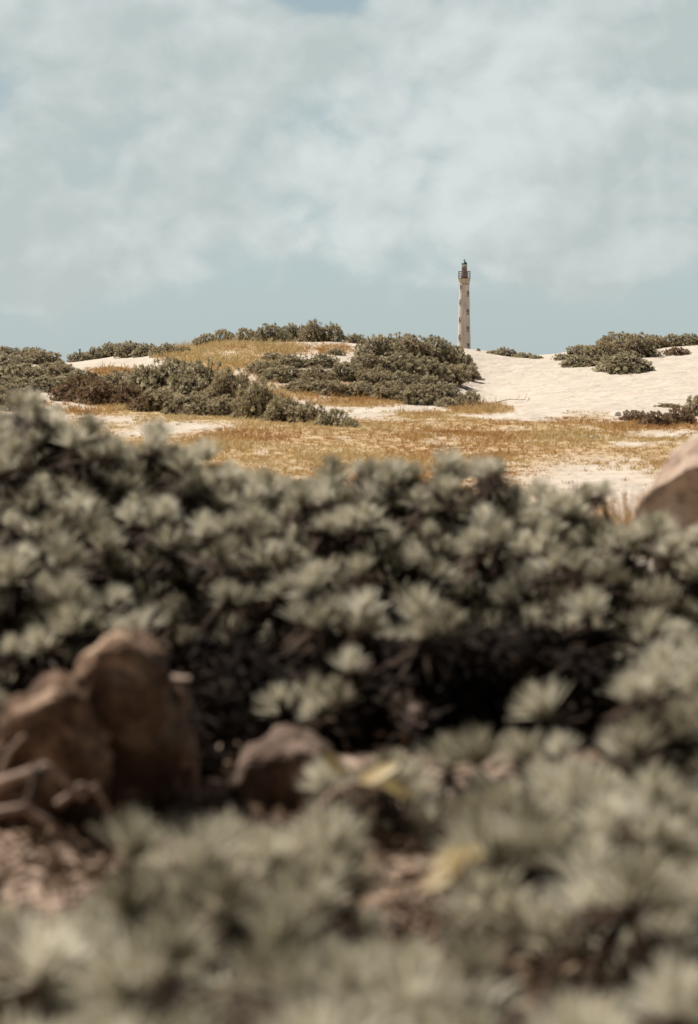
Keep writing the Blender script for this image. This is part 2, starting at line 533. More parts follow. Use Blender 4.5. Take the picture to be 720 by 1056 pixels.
def fg_shrub(px, pyt, Y, r, label, withered=.35, yellow=0, flowers=(), sink=0.0, spacing=.165, hollow=0.0, hmin=.22, group='silvery shrubs in the blurred foreground'):
    seed = int(px * 13 + pyt * 7 + Y * 101) & 0xffff
    rng = np.random.default_rng(seed)
    top = at(px, pyt, Y)
    zg = float(terrain(top[0], top[1])) - sink
    SHRUBS.append((top[0], top[1], r))
    H = max(top[2] - zg - .06, hmin)
    root = empty('silver_shrub', (top[0], top[1], zg), label, 'shrub', group)
    P, N = mound_points(r, H, spacing, rng, .3, seed % 97)
    P = P * (1 - rng.uniform(.1, .3, len(P)) * (rng.random(len(P)) < .38))[:, None]
    if hollow:                      # bare, leafless front under the canopy
        drop = (P[:, 1] < .45 * r) & (P[:, 2] < .86 * H) & (rng.random(len(P)) < hollow)
        P, N = P[~drop], N[~drop]
    cl = fbm((P[:, 0] + top[0]) * 3.1, (P[:, 1] + top[1]) * 3.1, P[:, 2] * 3.1, 2)
    keep = (cl > -.16) | (rng.random(len(P)) < .12) | (Y > 8.05) | (r < .17)          # tufts sit in clusters at the branch ends
    for hx, hy, hz, ra, rb_, rc in HOLLOWS:                  # bare hollows between the plants
        q = ((P[:, 0] + top[0] - hx) / ra) ** 2 + ((P[:, 1] + top[1] - hy) / rb_) ** 2 + ((P[:, 2] + zg - hz) / rc) ** 2
        keep &= q > rng.uniform(.7, 1.1, len(P))
    P, N = P[keep], N[keep]
    A = N * .5 + np.array([0, 0, .8]) + rng.normal(0, .2, P.shape)
    fol = MB()
    tt = rng.normal(.6 if Y < 5.2 else .53, .22, len(P))
    P0 = P - A / np.linalg.norm(A, axis=1, keepdims=True) * .05
    rosettes(fol, P0, A, 110 if Y < 5.2 else 96, .086 if Y < 5.2 else .083, .0062, (2, 62), rng, 3, tt, elong=.12, roll=.7, vary=True)
    P2, N2 = mound_points(r, H, spacing * 1.9, rng, .3, seed % 97, shell=.6)
    kp2 = rng.random(len(P2)) < (0 if hollow or Y < 5.2 else .4)
    P2, N2 = P2[kp2], N2[kp2]
    A2 = N2 * .6 + np.array([0, 0, .7]) + rng.normal(0, .2, P2.shape)
    rosettes(fol, P2, A2, 18, .088, .0165, (12, 75), rng, 3, rng.normal(.2, .12, len(P2)))
    fol.build('foliage', M['silver'], root)
    st = MB()
    stems(st, np.concatenate([P0, P2[::2]]), rng, .012)
    st.build('branches', M['bark'], root)
    w = MB()
    sel = rng.random(len(P)) < .9
    if sel.any():
        pw = P[sel] - A[sel] * .06
        rosettes(w, pw, A[sel] * np.array([1, 1, .6]), 22, .085, .021, (65, 125), rng, 3, rng.uniform(.0, .3, sel.sum()) * (.3 if Y > 6 else .6), droop=.45)
        w.build('withered_or_shade_leaves', M['dead'], root)
    return root


# far mass: one big silvery bank, nearer rows overlap the rear ones
FAR = [
    (-60, 390, 9.1, .50, 'tall silvery shrub on the skyline cut by the left edge of the photo'),
    (25, 396, 8.9, .42, 'tallest silvery foreground shrub at far left, its top against the left dune'),
    (92, 424, 8.7, .40, 'silvery shrub stepping down right of the tallest shrub at far left'),
    (165, 450, 8.6, .42, 'low topped silvery shrub in front of the sand patch below the shrub belt'),
    (250, 460, 8.6, .40, 'silvery shrub on the rear row below the large dune shrub belt'),
    (335, 474, 8.4, .38, 'lower silvery shrub in the dip of the rear row, below the dry grass flat'),
    (415, 462, 8.5, .42, 'round silvery shrub on the rear row left of the lighthouse line'),
    (500, 472, 8.3, .40, 'silvery shrub on the rear row straight below the lighthouse'),
    (572, 488, 8.1, .36, 'silvery shrub on the rear row beside the left end of the bare sand'),
    (630, 516, 7.9, .33, 'small silvery shrub at the right end of the rear row, below the bare sand'),
    (-15, 455, 8.0, .46, 'silvery shrub at the left edge under the tallest shrub'),
    (75, 482, 7.8, .44, 'silvery shrub in the second row right of the one at the left edge'),
    (160, 512, 7.7, .42, 'grey shrub in the second row above the dark hollow', .6),
    (245, 520, 7.6, .40, 'grey shrub in the second row between two dark gaps', .7),
    (325, 528, 7.5, .40, 'grey shrub in the middle of the second row', .5),
    (410, 512, 7.5, .42, 'pale grey shrub in the second row under the round rear shrub'),
    (490, 528, 7.4, .40, 'grey shrub in the second row below the lighthouse line', .7),
    (570, 545, 7.3, .40, 'grey shrub in the second row left of the pale boulder', .5),
    (652, 548, 7.5, .34, 'grey shrub in front of the dark gap left of the pale boulder'),
    (715, 536, 7.6, .34, 'silvery shrub directly below the pale boulder at the right edge'),
    (-10, 545, 6.7, .42, 'bright silvery shrub at the left edge above the tall brown rock'),
    (70, 572, 6.4, .40, 'bright silvery shrub standing behind the top of the tall brown rock'),
    (150, 598, 6.3, .30, 'small silvery shrub right behind the peak of the tall brown rock', .6),
    (245, 575, 6.5, .34, 'bare fronted shrub in the darkest part of the hollow, right of the brown rock peak', .85),
    (335, 596, 6.2, .36, 'silvery shrub with upright tufts leaning over the dark hollow', .7),
    (425, 606, 6.2, .36, 'silvery shrub reaching down into the dark hollow below the bank', .8),
    (350, 668, 5.9, .18, 'small pale shrub low in the dark hollow'),
    (520, 602, 6.2, .36, 'bare fronted shrub over the dark hollow, below the lighthouse line', .85),
    (595, 612, 6.2, .34, 'silvery shrub above the dark hollow on the right of the bank', .7),
    (665, 615, 6.3, .38, 'silvery shrub at the right end of the front row of the bank'),
    (740, 610, 6.4, .36, 'silvery shrub cut by the right edge, below the pale boulder'),
]
NEAR = [
    (-78, 640, 5.25, .28, 'silvery shrub cut by the left edge, standing beside the tall brown rock', {}),
    (715, 655, 5.1, .44, 'big olive tinged shrub at the right edge in front of the dark hollow', {}),
    (640, 688, 4.95, .38, 'olive tinged shrub left of the big one at the right edge', {}),
    (572, 716, 4.85, .32, 'rounded shrub at the lower rim of the dark hollow', {}),
    (490, 742, 4.85, .28, 'rounded silvery shrub left of the rounded one on the hollow rim', {}),
    (385, 758, 4.8, .17, 'small shrub with yellow leaves behind the bare litter patch', {'yellow': 1}),
    (695, 762, 4.2, .40, 'dense silvery shrub at the right edge, halfway down the near bank', {}),
    (625, 800, 4.0, .30, 'silvery shrub in the middle of the near bank right of the litter patch', {}),
    (560, 805, 3.95, .20, 'silvery shrub bordering the litter patch, above the yellow leaves', {}),
    (720, 860, 3.5, .34, 'silvery shrub on the right edge above the lower right corner', {}),
    (650, 880, 3.4, .26, 'silvery shrub right of the brown hollow with yellow leaves', {}),
    (268, 812, 3.9, .2, 'silvery shrub below the small dark rock', {}),
    (138, 842, 3.75, .19, 'little silvery tuft at the foot of the tall brown rock', {}),
    (200, 846, 3.6, .16, 'little pale shrub between the rock tuft and the shrub below the small rock', {}),
    (335, 908, 3.15, .22, 'pale silvery shrub at the lower left rim of the litter patch', {}),
    (425, 932, 3.0, .16, 'small silvery shrub in front of the litter patch', {}),
    (530, 935, 2.9, .18, 'silvery shrub below the yellow leaves', {}),
    (235, 912, 3.0, .22, 'broad silvery shrub in the lower left foreground', {}),
    (155, 920, 3.0, .16, 'silvery shrub right of the litter gap at the lower left edge', {}),
    (318, 838, 3.9, .13, 'small silvery shrub between the small dark rock and the bare litter patch', {}),
    (22, 935, 3.1, .09, 'small tuft at the left edge in front of the littered sand', {}),
    (78, 912, 3.3, .10, 'little tuft between the dead twigs and the lower left shrubs', {}),
    (-5, 880, 3.4, .13, 'silvery shrub cut by the left edge under the dead twigs', {}),
    (30, 1002, 2.75, .16, 'pale bright shrub near the lower left corner', {}),
    (165, 985, 2.6, .19, 'silvery shrub low in the lower left, between two darker gaps', {}),
    (305, 952, 2.65, .22, 'large brush-like shrub at the bottom left of centre', {}),
    (420, 985, 2.55, .18, 'silvery shrub at the bottom centre', {}),
    (600, 965, 2.75, .20, 'silvery shrub at the bottom right of centre', {}),
    (705, 960, 2.8, .17, 'silvery shrub at the right edge near the lower right corner', {}),
    (520, 1010, 2.4, .17, 'blurred shrub cropped by the bottom edge right of centre', {}),
    (660, 1030, 2.35, .16, 'blurred shrub cropped by the bottom edge at the lower right corner', {}),
    (90, 1040, 2.3, .15, 'blurred shrub cropped by the bottom edge at the lower left', {}),
    (235, 1040, 2.3, .15, 'blurred shrub cropped by the bottom edge left of centre', {}),
    (380, 1050, 2.25, .15, 'blurred shrub cropped by the bottom edge at the centre', {}),
]
for px, pyt, Y, r, lab, *ho in FAR:
    bk = 8.05 < Y < 8.8
    fg_shrub(px, pyt + ((-3 if px > 200 else 0) if bk else 0), Y, r * (1.2 if bk else 1), lab, hollow=ho[0] if ho else 0.0, spacing=.12 if bk else .128)
for px, pyt, Y, r, lab, kw in NEAR:
    s = fg_shrub(px, pyt, Y, r, lab, .5, spacing=.142, hmin=.16)


def thicket(px, pyt, Y, r, label, seed):  # added dark mound: paints the shaded front of the bank
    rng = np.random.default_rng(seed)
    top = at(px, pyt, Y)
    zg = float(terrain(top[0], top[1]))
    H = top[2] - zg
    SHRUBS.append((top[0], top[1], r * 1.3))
    root = empty('shade_thicket', (top[0], top[1], zg), label, 'shrub', 'shade-dark thickets added in the hollow')
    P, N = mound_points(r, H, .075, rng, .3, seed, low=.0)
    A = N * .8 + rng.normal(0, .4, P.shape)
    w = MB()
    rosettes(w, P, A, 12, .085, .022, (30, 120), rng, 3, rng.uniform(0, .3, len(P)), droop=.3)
    w.build('withered_or_shade_leaves', M['leaf_shade'], root)  # leaves coloured near black to read as deep shade
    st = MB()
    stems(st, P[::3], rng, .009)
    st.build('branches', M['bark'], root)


thicket(238, 668, 6.35, .30, 'added shade-dark thicket in the deep hollow right of the brown rock peak', 71)
thicket(330, 700, 6.15, .26, 'added shade-dark thicket behind the small dark rock', 72)
thicket(430, 672, 6.2, .32, 'added shade-dark thicket behind the pale dried flower heads', 73)
thicket(530, 655, 6.35, .34, 'added shade-dark thicket in the right part of the deep hollow', 74)
thicket(615, 668, 6.1, .24, 'added shade-dark thicket at the right end of the deep hollow', 75)
thicket(205, 735, 5.6, .16, 'low added shade-dark thicket filling the gap between the brown rocks', 76)


# ------------------------------------------------------------------ yellow leaves, flower heads, twigs
def leaf_blade(name, parent_or_none, c, d, n, L, W, mat, cup=.25, rows=7):
    d = np.array(d, float) / np.linalg.norm(d)
    n = np.array(n, float)
    s = np.cross(d, n)
    s /= np.linalg.norm(s)
    n = np.cross(s, d)
    mb = MB()
    V = []
    for i in range(rows):
        t = i / (rows - 1)
        w = W * .5 * max(.12, math.sin(math.pi * (t * .86 + .07)) ** .8)
        ctr = np.array(c) + d * L * t - n * L * .25 * t * t
        for j in (-1, 0, 1):
            V.append(ctr + s * w * j + n * cup * w * (abs(j) - .5))
    f = [(3 * i + j, 3 * i + j + 1, 3 * i + j + 4, 3 * i + j + 3) for i in range(rows - 1) for j in (0, 1)]
    mb.add(V, f, .55)
    return mb


def find(label_bit):
    return [o for o in COL.objects if o.parent is None and label_bit in str(o.get('label', ''))][0]


def world_child(mb, name, mat, parent):
    off = np.array(parent.location)
    mb.v = [v - off for v in mb.v]
    return mb.build(name, mat, parent)


ysh = find('yellow leaves behind')
for (px, py, Y, d, L, W) in [(368, 812, 4.55, (.5, -.2, .45), .11, .045), (392, 806, 4.5, (.7, -.1, -.2), .08, .04), (352, 800, 4.6, (-.3, -.2, .6), .07, .035)]:
    o = world_child(leaf_blade('x', None, at(px, py, Y), d, (0, -.6, .8), L, W, M['yellow']), 'yellow_leaf', M['yellow'], ysh)
ysh2 = find('shrub below the yellow leaves')
for (px, py, Y, d, L, W) in [(447, 893, 3.02, (.9, -.1, .45), .075, .035), (436, 915, 3.0, (.6, -.2, .45), .045, .026), (462, 905, 3.0, (.3, -.1, .8), .04, .02)]:
    o = world_child(leaf_blade('x', None, at(px, py, Y), d, (-.2, -.6, .8), L, W, M['yellow']), 'yellow_leaf', M['yellow'], ysh2)
    o['label'] = 'yellow withered leaf'


def flower_head(px, py, Y, h, lab, parent, lean):
    rng = np.random.default_rng(int(px))
    mb = MB()
    base = at(px, py, Y)
    ax = np.array([lean, -.05, 1.0])
    q = np.array([base + ax * h * t + rng.normal(0, .008, 3) for t in np.linspace(.25, 1, 16)])
    rosettes(mb, q, np.tile(ax, (len(q), 1)) + rng.normal(0, .5, (len(q), 3)), 12, .03, .018, (20, 110), rng, 3, .6)
    o = world_child(mb, 'dried_flower_head', M['flower'], parent)
    st = MB()
    z0 = float(terrain(base[0], base[1]))
    b0 = np.array([base[0] - .04, base[1] + .05, z0])
    st.tube([b0, (b0 + base) / 2 + np.array([.01, 0, .02]), base + ax * h * .3, base + ax * h], [.009, .008, .006, .003], 5)
    world_child(st, 'flower_stalk', M['twig'], parent)


hp = find('small pale shrub low in the dark hollow')
flower_head(374, 718, 6.0, .085, '', hp, .18)
flower_head(412, 738, 5.9, .06, '', hp, .3)
flower_head(426, 756, 5.85, .06, '', hp, .1)

build_ground()

# dead leaf litter on the sand under and between the near shrubs
rng = np.random.default_rng(11)
mb = MB()
n = 5200
Yl = rng.uniform(1.9, 8.6, n)
xl = (rng.uniform(-80, 800, n) - 360) / F * Yl
zl = terrain(xl, Yl)
kp = rng.random(n) < np.where(Yl > 5.2, .12, .8)
xl, Yl, zl = xl[kp], Yl[kp], zl[kp]
n = len(xl)
P = np.stack([xl, Yl, zl + rng.uniform(.004, .03, n)], 1)
A = np.stack([rng.normal(0, .8, n), rng.normal(0, .8, n), np.ones(n)], 1)
rosettes(mb, P, A, 2, .06, .02, (60, 95), rng, 3, rng.uniform(.3, 1, n))
lo = mb.build('leaf_litter', M['dead'])
tag(lo, kind='stuff')
lo['label'] = 'curled brown dead leaves littering the sand between the near shrubs'
lo['category'] = 'leaf litter'


def twig(pts, r, label, side=(), cat='twig', mat='twig', name='dead_twig'):
    mb = MB()
    pts = np.array(pts, float)
    c = pts.mean(0)
    # smooth the polyline
    t = np.linspace(0, len(pts) - 1, len(pts) * 5)
    i = np.clip(t.astype(int), 0, len(pts) - 2)
    f = (t - i)[:, None]
    pp = pts[i] * (1 - f) + pts[i + 1] * f
    rg = np.random.default_rng(len(label))
    pp = pp + np.cumsum(rg.normal(0, .002, pp.shape), 0) * .6
    mb.tube(pp - c, np.linspace(r, r * .5, len(pp)), 7)
    for (k, d, L) in side:
        a = pp[k]
        mb.tube(np.array([a, a + np.array(d) * L * .5 + rg.normal(0, .006, 3), a + np.array(d) * L]) - c, [r * .6, r * .45, r * .2], 6)
    o = mb.build(name, M[mat])
    o.location = c
    tag(o, label, cat, 'dead twigs around the near rocks')
    return o


twig([at(-14, 812, 4.75), at(20, 803, 4.7), at(44, 792, 4.68), at(62, 803, 4.7), at(88, 824, 4.74)], .017, 'arched bleached twig in front of the tall brown rock, at the left edge', [(10, (.1, -.2, .5), .04), (12, (.4, -.3, -.8), .09)])
twig([at(40, 792, 4.66), at(36, 820, 4.66), at(44, 850, 4.68), at(52, 872, 4.7)], .016, 'upright reddish twig below the arched bleached twig', [(8, (-.7, -.2, .3), .08)], mat='bark')
twig([at(-10, 838, 4.6), at(22, 832, 4.6), at(50, 846, 4.62), at(74, 872, 4.66)], .012, 'thin twig sloping down to the right under the arched bleached twig', [(6, (.3, -.2, .7), .06)])
twig([at(60, 830, 4.72), at(84, 812, 4.72), at(104, 822, 4.74), at(118, 850, 4.78)], .011, 'small hooked twig at the foot of the tall brown rock', [(9, (.5, -.3, .5), .05)])
twig([at(0, 800, 4.8), at(10, 775, 4.8), at(26, 760, 4.8)], .010, 'short twig standing up against the left hump of the brown rock')
twig([at(160, 704, 5.15), at(176, 700, 5.1), at(194, 700, 5.05)], .014, 'short bleached twig end poking out right of the tall brown rock peak')
twig([at(190, 715, 5.1), at(188, 740, 5.08), at(196, 762, 5.06), at(200, 780, 5.05), at(204, 830, 5.04)], .014, 'knobbly bleached twig hanging between the two brown rocks', [(6, (-.5, -.3, .2), .05), (10, (.5, -.3, .3), .05), (13, (-.4, -.4, .2), .04)])
twig([at(322, 862, 4.4), at(326, 838, 4.42), at(342, 820, 4.45), at(366, 812, 4.5), at(392, 815, 4.5)], .014, 'curved pale pink twig arching over the bare litter patch', [(14, (.5, -.3, -.4), .08)])
twig([at(425, 930, 3.05), at(450, 915, 3.02), at(472, 906, 3.0), at(486, 884, 3.0)], .010, 'thin pink twig beside the yellow leaves', [(8, (.4, -.2, -.5), .05)])
# a bleached twig lying on the open sand of the right dune
g0, g1, g2, g3 = hit(513, 416), hit(526, 414), hit(541, 414.5), hit(543.5, 410)
twig([g0 + [0, 0, .03], g1 + [0, 0, .06], g2 + [0, 0, .05], g3 + [0, 0, .12]], .013, 'bent dead twig lying on the white sand below the lighthouse', [(9, (.5, 0, .5), .2)])


# ------------------------------------------------------------------ rocks
def ico(sub):
    import bmesh
    bm = bmesh.new()
    bmesh.ops.create_icosphere(bm, subdivisions=sub, radius=1)
    V = np.array([v.co[:] for v in bm.verts])
    Fc = np.array([[v.index for v in f.verts] for f in bm.faces])
    bm.free()
    return V, Fc


ICO, ICOF = ico(5)
ICO3, ICO3F = ico(3)


def rock(name, pts, Y, depth, mat, label, rough=.05, nf=6.0, seed=0, cat='rock', group=None, power=.55, dy=0.0, skew=0.0, small=False):
    """a boulder whose elevation outline is the closed pixel polygon pts at distance Y, with real depth"""
    W = np.array([at(a, b, Y) for a, b in pts])
    c = np.array([(W[:, 0].min() + W[:, 0].max()) / 2, Y, (W[:, 2].min() + W[:, 2].max()) / 2])
    rel = W[:, [0, 2]] - c[[0, 2]]
    ang = np.arctan2(rel[:, 1], rel[:, 0])
    rad = np.hypot(rel[:, 0], rel[:, 1])
    o_ = np.argsort(ang)
    ang, rad = ang[o_], rad[o_]
    # dense, so straight polygon sides stay straight
    A = np.concatenate([ang - 2 * math.pi, ang, ang + 2 * math.pi])
    R = np.tile(rad, 3)
    V0, F0 = (ICO3, ICO3F) if small else (ICO, ICOF)
    th = np.arctan2(V0[:, 2], V0[:, 0])
    r = np.interp(th, A, R)
    s = np.hypot(V0[:, 0], V0[:, 2])
    yy = np.sign(V0[:, 1]) * np.abs(V0[:, 1]) ** .42
    rr = r * np.clip(s, 0, 1) ** power
    P = np.stack([np.cos(th) * rr, yy * depth, np.sin(th) * rr], 1)
    P[:, 1] += skew * P[:, 2]
    d = fbm(P[:, 0] * nf + seed, P[:, 1] * nf, P[:, 2] * nf - seed, 5)
    nn = V0
    P = P + nn * (rough * d)[:, None]
    ridge = np.abs(fbm(P[:, 0] * nf * 2.3 - seed, P[:, 1] * nf * 2.3, P[:, 2] * nf * 2.3, 3))
    P = P - nn * (rough * .7 * np.clip(.25 - ridge, 0, 1) * 2)[:, None]
    mb = MB()
    mb.add(P, F0)
    o = mb.build(name, M[mat], smooth_shade=not small)
    o.location = c + np.array([0, dy, 0])
    tag(o, label, cat, group)
    return o


rock('boulder', [(86, 862), (88, 800), (86, 735), (90, 690), (106, 664), (136, 657), (158, 667), (172, 692), (178, 745), (184, 800), (184, 858), (140, 874)], 5.25, .2, 'rock_brown',
     'tall weathered brown rock with a sunlit top at the left of the foreground', .06, 8, 3.0, skew=-.3, power=.32)
rock('boulder', [(-16, 868), (-12, 810), (2, 765), (22, 728), (46, 706), (70, 694), (92, 700), (100, 740), (102, 800), (98, 862), (40, 880)], 5.1, .2, 'rock_brown',
     'lower brown rock with a slanting sunlit rim, left of the tall brown rock', .06, 8, 13.0, skew=-.3, power=.32)
rock('boulder', [(244, 850), (246, 790), (254, 768), (276, 757), (305, 756), (330, 762), (344, 780), (348, 830), (344, 856)], 5.3, .17, 'rock_dark',
     'smaller dark rock with a pale rim, right of the tall brown rock', .02, 12, 9.0, skew=-.36, power=.32)


def slab_rock(name, pts, mat, label, rough, nf, seed):
    """a broken boulder: the hull of the corner points, its edges worn round and its faces roughened"""
    import bmesh
    bm = bmesh.new()
    W = np.array([at(*p) for p in pts])
    c = W.mean(0)
    for p in W - c:
        bm.verts.new(p)
    r = bmesh.ops.convex_hull(bm, input=bm.verts)
    bmesh.ops.delete(bm, geom=[g for g in r['geom_interior'] if isinstance(g, bmesh.types.BMVert)], context='VERTS')
    bmesh.ops.dissolve_limit(bm, angle_limit=.1, verts=bm.verts, edges=bm.edges)
    bmesh.ops.bevel(bm, geom=bm.edges[:], offset=.035, segments=3, profile=.6, affect='EDGES', clamp_overlap=True)
    bmesh.ops.triangulate(bm, faces=bm.faces)
    for _ in range(5):
        es = [e for e in bm.edges if e.calc_length() > .03]
        if es:
            bmesh.ops.subdivide_edges(bm, edges=es, cuts=1)
            bmesh.ops.triangulate(bm, faces=bm.faces)
    bm.normal_update()
    V = np.array([v.co[:] for v in bm.verts])
    N = np.array([v.normal[:] for v in bm.verts])
    Fc = np.array([[v.index for v in f.verts] for f in bm.faces])
    bm.free()
    V = V + N * (rough * fbm(V[:, 0] * nf + seed, V[:, 1] * nf, V[:, 2] * nf, 5))[:, None]
    mb = MB()
    mb.add(V, Fc)
    o = mb.build(name, M[mat])
    o.location = c
    tag(o, label, 'rock')
    return o


slab_rock('boulder', [(657, 523, 9.3), (682, 499, 9.25), (714, 480, 9.2), (790, 471, 9.2), (850, 500, 9.3), (850, 590, 9.4), (676, 585, 9.45), (664, 541, 9.4),
                      (672, 505, 9.75), (694, 465, 10.1), (722, 439, 10.3), (790, 423, 10.4), (850, 450, 10.4), (850, 590, 10.4), (690, 590, 10.2)], 'rock_pale',
          'pale limestone boulder with a shaded brown face at the right edge', .035, 4, 5.0)


def ground_rock(px, py, w, h, label, mat='white_stone'):
    p = hit(px, py)
    k = p[1] / F
    a = []
    for t in np.linspace(0, 2 * math.pi, 14)[:-1]:
        a.append((px + math.cos(t) * w / 2, py - h * .35 - math.sin(t) * h * .62))
    return rock('stone', a, p[1], w * k * .45, mat, label, w * k * .05, 3 / (w * k), px, 'stone', 'white stones on the grass flat', small=True)


ground_rock(637, 429, 7, 5.0, 'larger white stone on the dry grass flat, just below the right dune sand')
ground_rock(610, 453, 6, 3.6, 'small white stone lying low on the dry grass flat, nearer than the other')


# ------------------------------------------------------------------ dune shrubs (copies of a few kinds)
def dune_proto(r, h, seed, mat, spacing=.124):
    rng = np.random.default_rng(seed)
    P, N = mound_points(r, h, spacing, rng, .26, seed, low=.02, lumpf=2.6)
    A = N * .9 + np.array([0, 0, .5]) + rng.normal(0, .2, P.shape)
    mb = MB()
    P = P * (1 - .12 * (rng.random(len(P)) < .3))[:, None]
    P0 = P - A * .035
    rosettes(mb, P0, A, 26, .068, .0165, (4, 88), rng, 3, rng.normal(.58, .26, len(P)), 0, elong=.15, roll=.6)
    P2, N2 = mound_points(r, h, spacing * 1.1, rng, .3, seed, shell=.8, lumpf=2.8)
    rosettes(mb, P2, N2 + np.array([0, 0, .6]), 9, .09, .03, (15, 85), rng, 3, rng.normal(.2, .12, len(P2)), 0)
    nb = MB()
    sub = P0[rng.random(len(P0)) < .5]
    roots = rng.normal(0, r * .25, (6, 3))
    for p in sub:
        a = roots[rng.integers(6)] * np.array([1, 1, 0]) - np.array([0, 0, .08])
        m_ = np.array([p[0] * .6 + a[0] * .4, p[1] * .6 + a[1] * .4, p[2] * .4])
        mb.tube([a, m_, p], [.02, .015, .009], 3, .5, 1, caps=False)
    w = rng.random(len(P0)) < .35
    rosettes(mb, P0[w] - A[w] * .06, A[w], 6, .10, .04, (60, 115), rng, 2, rng.uniform(.3, 1, w.sum()), 2, droop=.3)
    me = mb.build('proto', [M[mat], M['bark'], M['dead']]).data
    ob = [o for o in COL.objects if o.data == me][0]
    bpy.data.objects.remove(ob)
    z = np.empty(len(me.vertices) * 3, np.float32)
    me.vertices.foreach_get('co', z)
    return me


PROTO = {
    'S': [(dune_proto(.42, .34, s, 'olive'), .46, .40) for s in (21, 22, 23)],
    'M': [(dune_proto(.78, .62, s, 'olive'), .84, .68) for s in (31, 32, 33)],
    'R': [(dune_proto(.62, .48, s, 'reddish'), .68, .54) for s in (41, 42)],
}


def dune_shrub(px, pyb, w, h, label, group, kind=None, name='dune_shrub'):
    p = hit(px, pyb)
    k = p[1] / F
    W, H = w * k / 2 * (1.1 if 'of the big dune' in group else 1.4 if 'right dune' in group else 1.3), h * k * (1.18 if 'belt' in group else 1.4 if 'crest' in group and 'big' in group else 1.0)
    kd = kind or ('S' if W < .55 else 'M')
    rg = np.random.default_rng(int(px * 31 + pyb * 17))
    me, r0, h0 = PROTO[kd][rg.integers(len(PROTO[kd]))]
    o = bpy.data.objects.new(name, me)
    COL.objects.link(o)
    yb = p[1] + W * .35
    xb = p[0] * yb / p[1]
    o.location = (xb, yb, float(terrain(xb, yb)) - .04)
    H = max(H + (p[2] - o.location.z) * .5, H * .75)
    o.rotation_euler = (rg.normal(0, .06), rg.normal(0, .06), rg.uniform(0, 6.28))
    o.scale = (W / r0, W / r0 * rg.uniform(.9, 1.1), H / h0)
    return tag(o, label, 'shrub', group)


ORD = ['first', 'second', 'third', 'fourth', 'fifth', 'sixth', 'seventh', 'eighth', 'ninth', 'tenth', 'eleventh', 'twelfth']


def row(items, fmt, group, kind=None):
    for i, it in enumerate(items):
        k = it[4] if len(it) > 4 else kind
        dune_shrub(*it[:4], fmt.format(ORD[i]), group, k)


def clump(items, label, group, kind=None):
    for it in items:
        dune_shrub(*it[:4], label, group, it[4] if len(it) > 4 else kind)


row([(6, 367, 28, 11), (32, 364, 30, 13), (62, 384, 26, 10)], '{} shrub from the left along the skyline of the far left hump', 'shrubs on the far left hump')
clump([(12, 380, 44, 16), (42, 376, 42, 16), (24, 394, 50, 20), (58, 390, 40, 18), (80, 396, 34, 16), (-14, 388, 44, 20), (8, 404, 54, 18), (46, 404, 54, 18), (4, 420, 60, 24)],
      'olive shrub on the face of the far left hump, below its skyline', 'shrubs on the far left hump')
row([(84, 372, 26, 10), (101, 369, 28, 14), (118, 367, 28, 15), (135, 368, 30, 18), (153, 367, 28, 14), (171, 367, 28, 14), (187, 364, 20, 9)],
    '{} shrub from the thin pole along the second dune crest', 'shrubs along the second dune crest')
clump([(78, 414, 48, 26, 'R'), (104, 418, 46, 26, 'R'), (128, 420, 44, 24, 'R'), (92, 398, 34, 14, 'R'), (150, 424, 40, 16, 'R')],
      'reddish drying shrub at the left end of the shrub belt below the second crest', 'reddish shrubs of the belt')
clump([(120, 402, 40, 18), (148, 408, 50, 28), (165, 424, 44, 22), (200, 428, 50, 22), (236, 430, 44, 20)],
      'low olive shrub in the front skirt of the shrub belt below the second crest', 'low shrubs of the belt')
row([(176, 410, 56, 36), (206, 414, 60, 38), (236, 422, 54, 38)], '{} from the left of the three big olive shrubs in the middle of the belt', 'big shrubs of the belt')
row([(266, 432, 46, 36), (292, 435, 40, 26), (318, 437, 38, 24), (342, 439, 34, 18), (361, 441, 22, 11)],
    '{} shrub of the belt counted rightward from the three big olive ones', 'shrubs in the tail of the belt')
row([(212, 358, 26, 12), (232, 355, 30, 14), (254, 354, 30, 14), (277, 352, 32, 15), (300, 352, 32, 15), (322, 352, 32, 17), (343, 352, 30, 15), (366, 354, 24, 9)],
    '{} shrub from the left along the crest of the big dune', 'shrubs along the crest of the big dune')
clump([(393, 370, 44, 26), (418, 367, 48, 24), (444, 373, 46, 27), (466, 381, 40, 26), (480, 391, 26, 19), (410, 386, 48, 24), (436, 390, 48, 24), (460, 394, 40, 22)],
      'dark green shrub in the dome of bushes on the right shoulder of the big dune', 'dark dome of shrubs on the big dune')
clump([(272, 386, 40, 15), (300, 380, 42, 16), (332, 378, 36, 14), (290, 393, 50, 17), (324, 396, 50, 19), (356, 392, 48, 20), (376, 380, 36, 16), (284, 371, 32, 9), (346, 366, 22, 8)],
      'grey-green shrub on the upper left face of the big dune, among bare sand', 'shrubs on the face of the big dune')
clump([(386, 400, 50, 21), (342, 408, 46, 17), (374, 410, 46, 18), (404, 413, 48, 21), (430, 417, 44, 22), (454, 413, 44, 20), (415, 400, 44, 18), (440, 404, 44, 19), (312, 405, 44, 15)],
      'grey-green shrub on the lower face of the big dune, above the sand strip', 'shrubs on the face of the big dune')
row([(462, 420, 34, 13), (484, 421, 26, 22)], '{} shrub from the left at the right foot of the big dune, bordering white sand', 'shrubs at the foot of the big dune')
dune_shrub(644, 384, 52, 22, 'broadest lowest shrub of the right dune, spilling down onto white sand', 'shrubs on the right dune')
dune_shrub(620, 375, 36, 24, 'round dark shrub left of the broadest one on the right dune', 'shrubs on the right dune')
dune_shrub(698, 366, 26, 9, 'low reddish shrub alone on the sand of the right dune', 'shrubs on the right dune', 'R')
dune_shrub(598, 378, 30, 13, 'low shrub at the lower left end of the right dune clump', 'shrubs on the right dune')
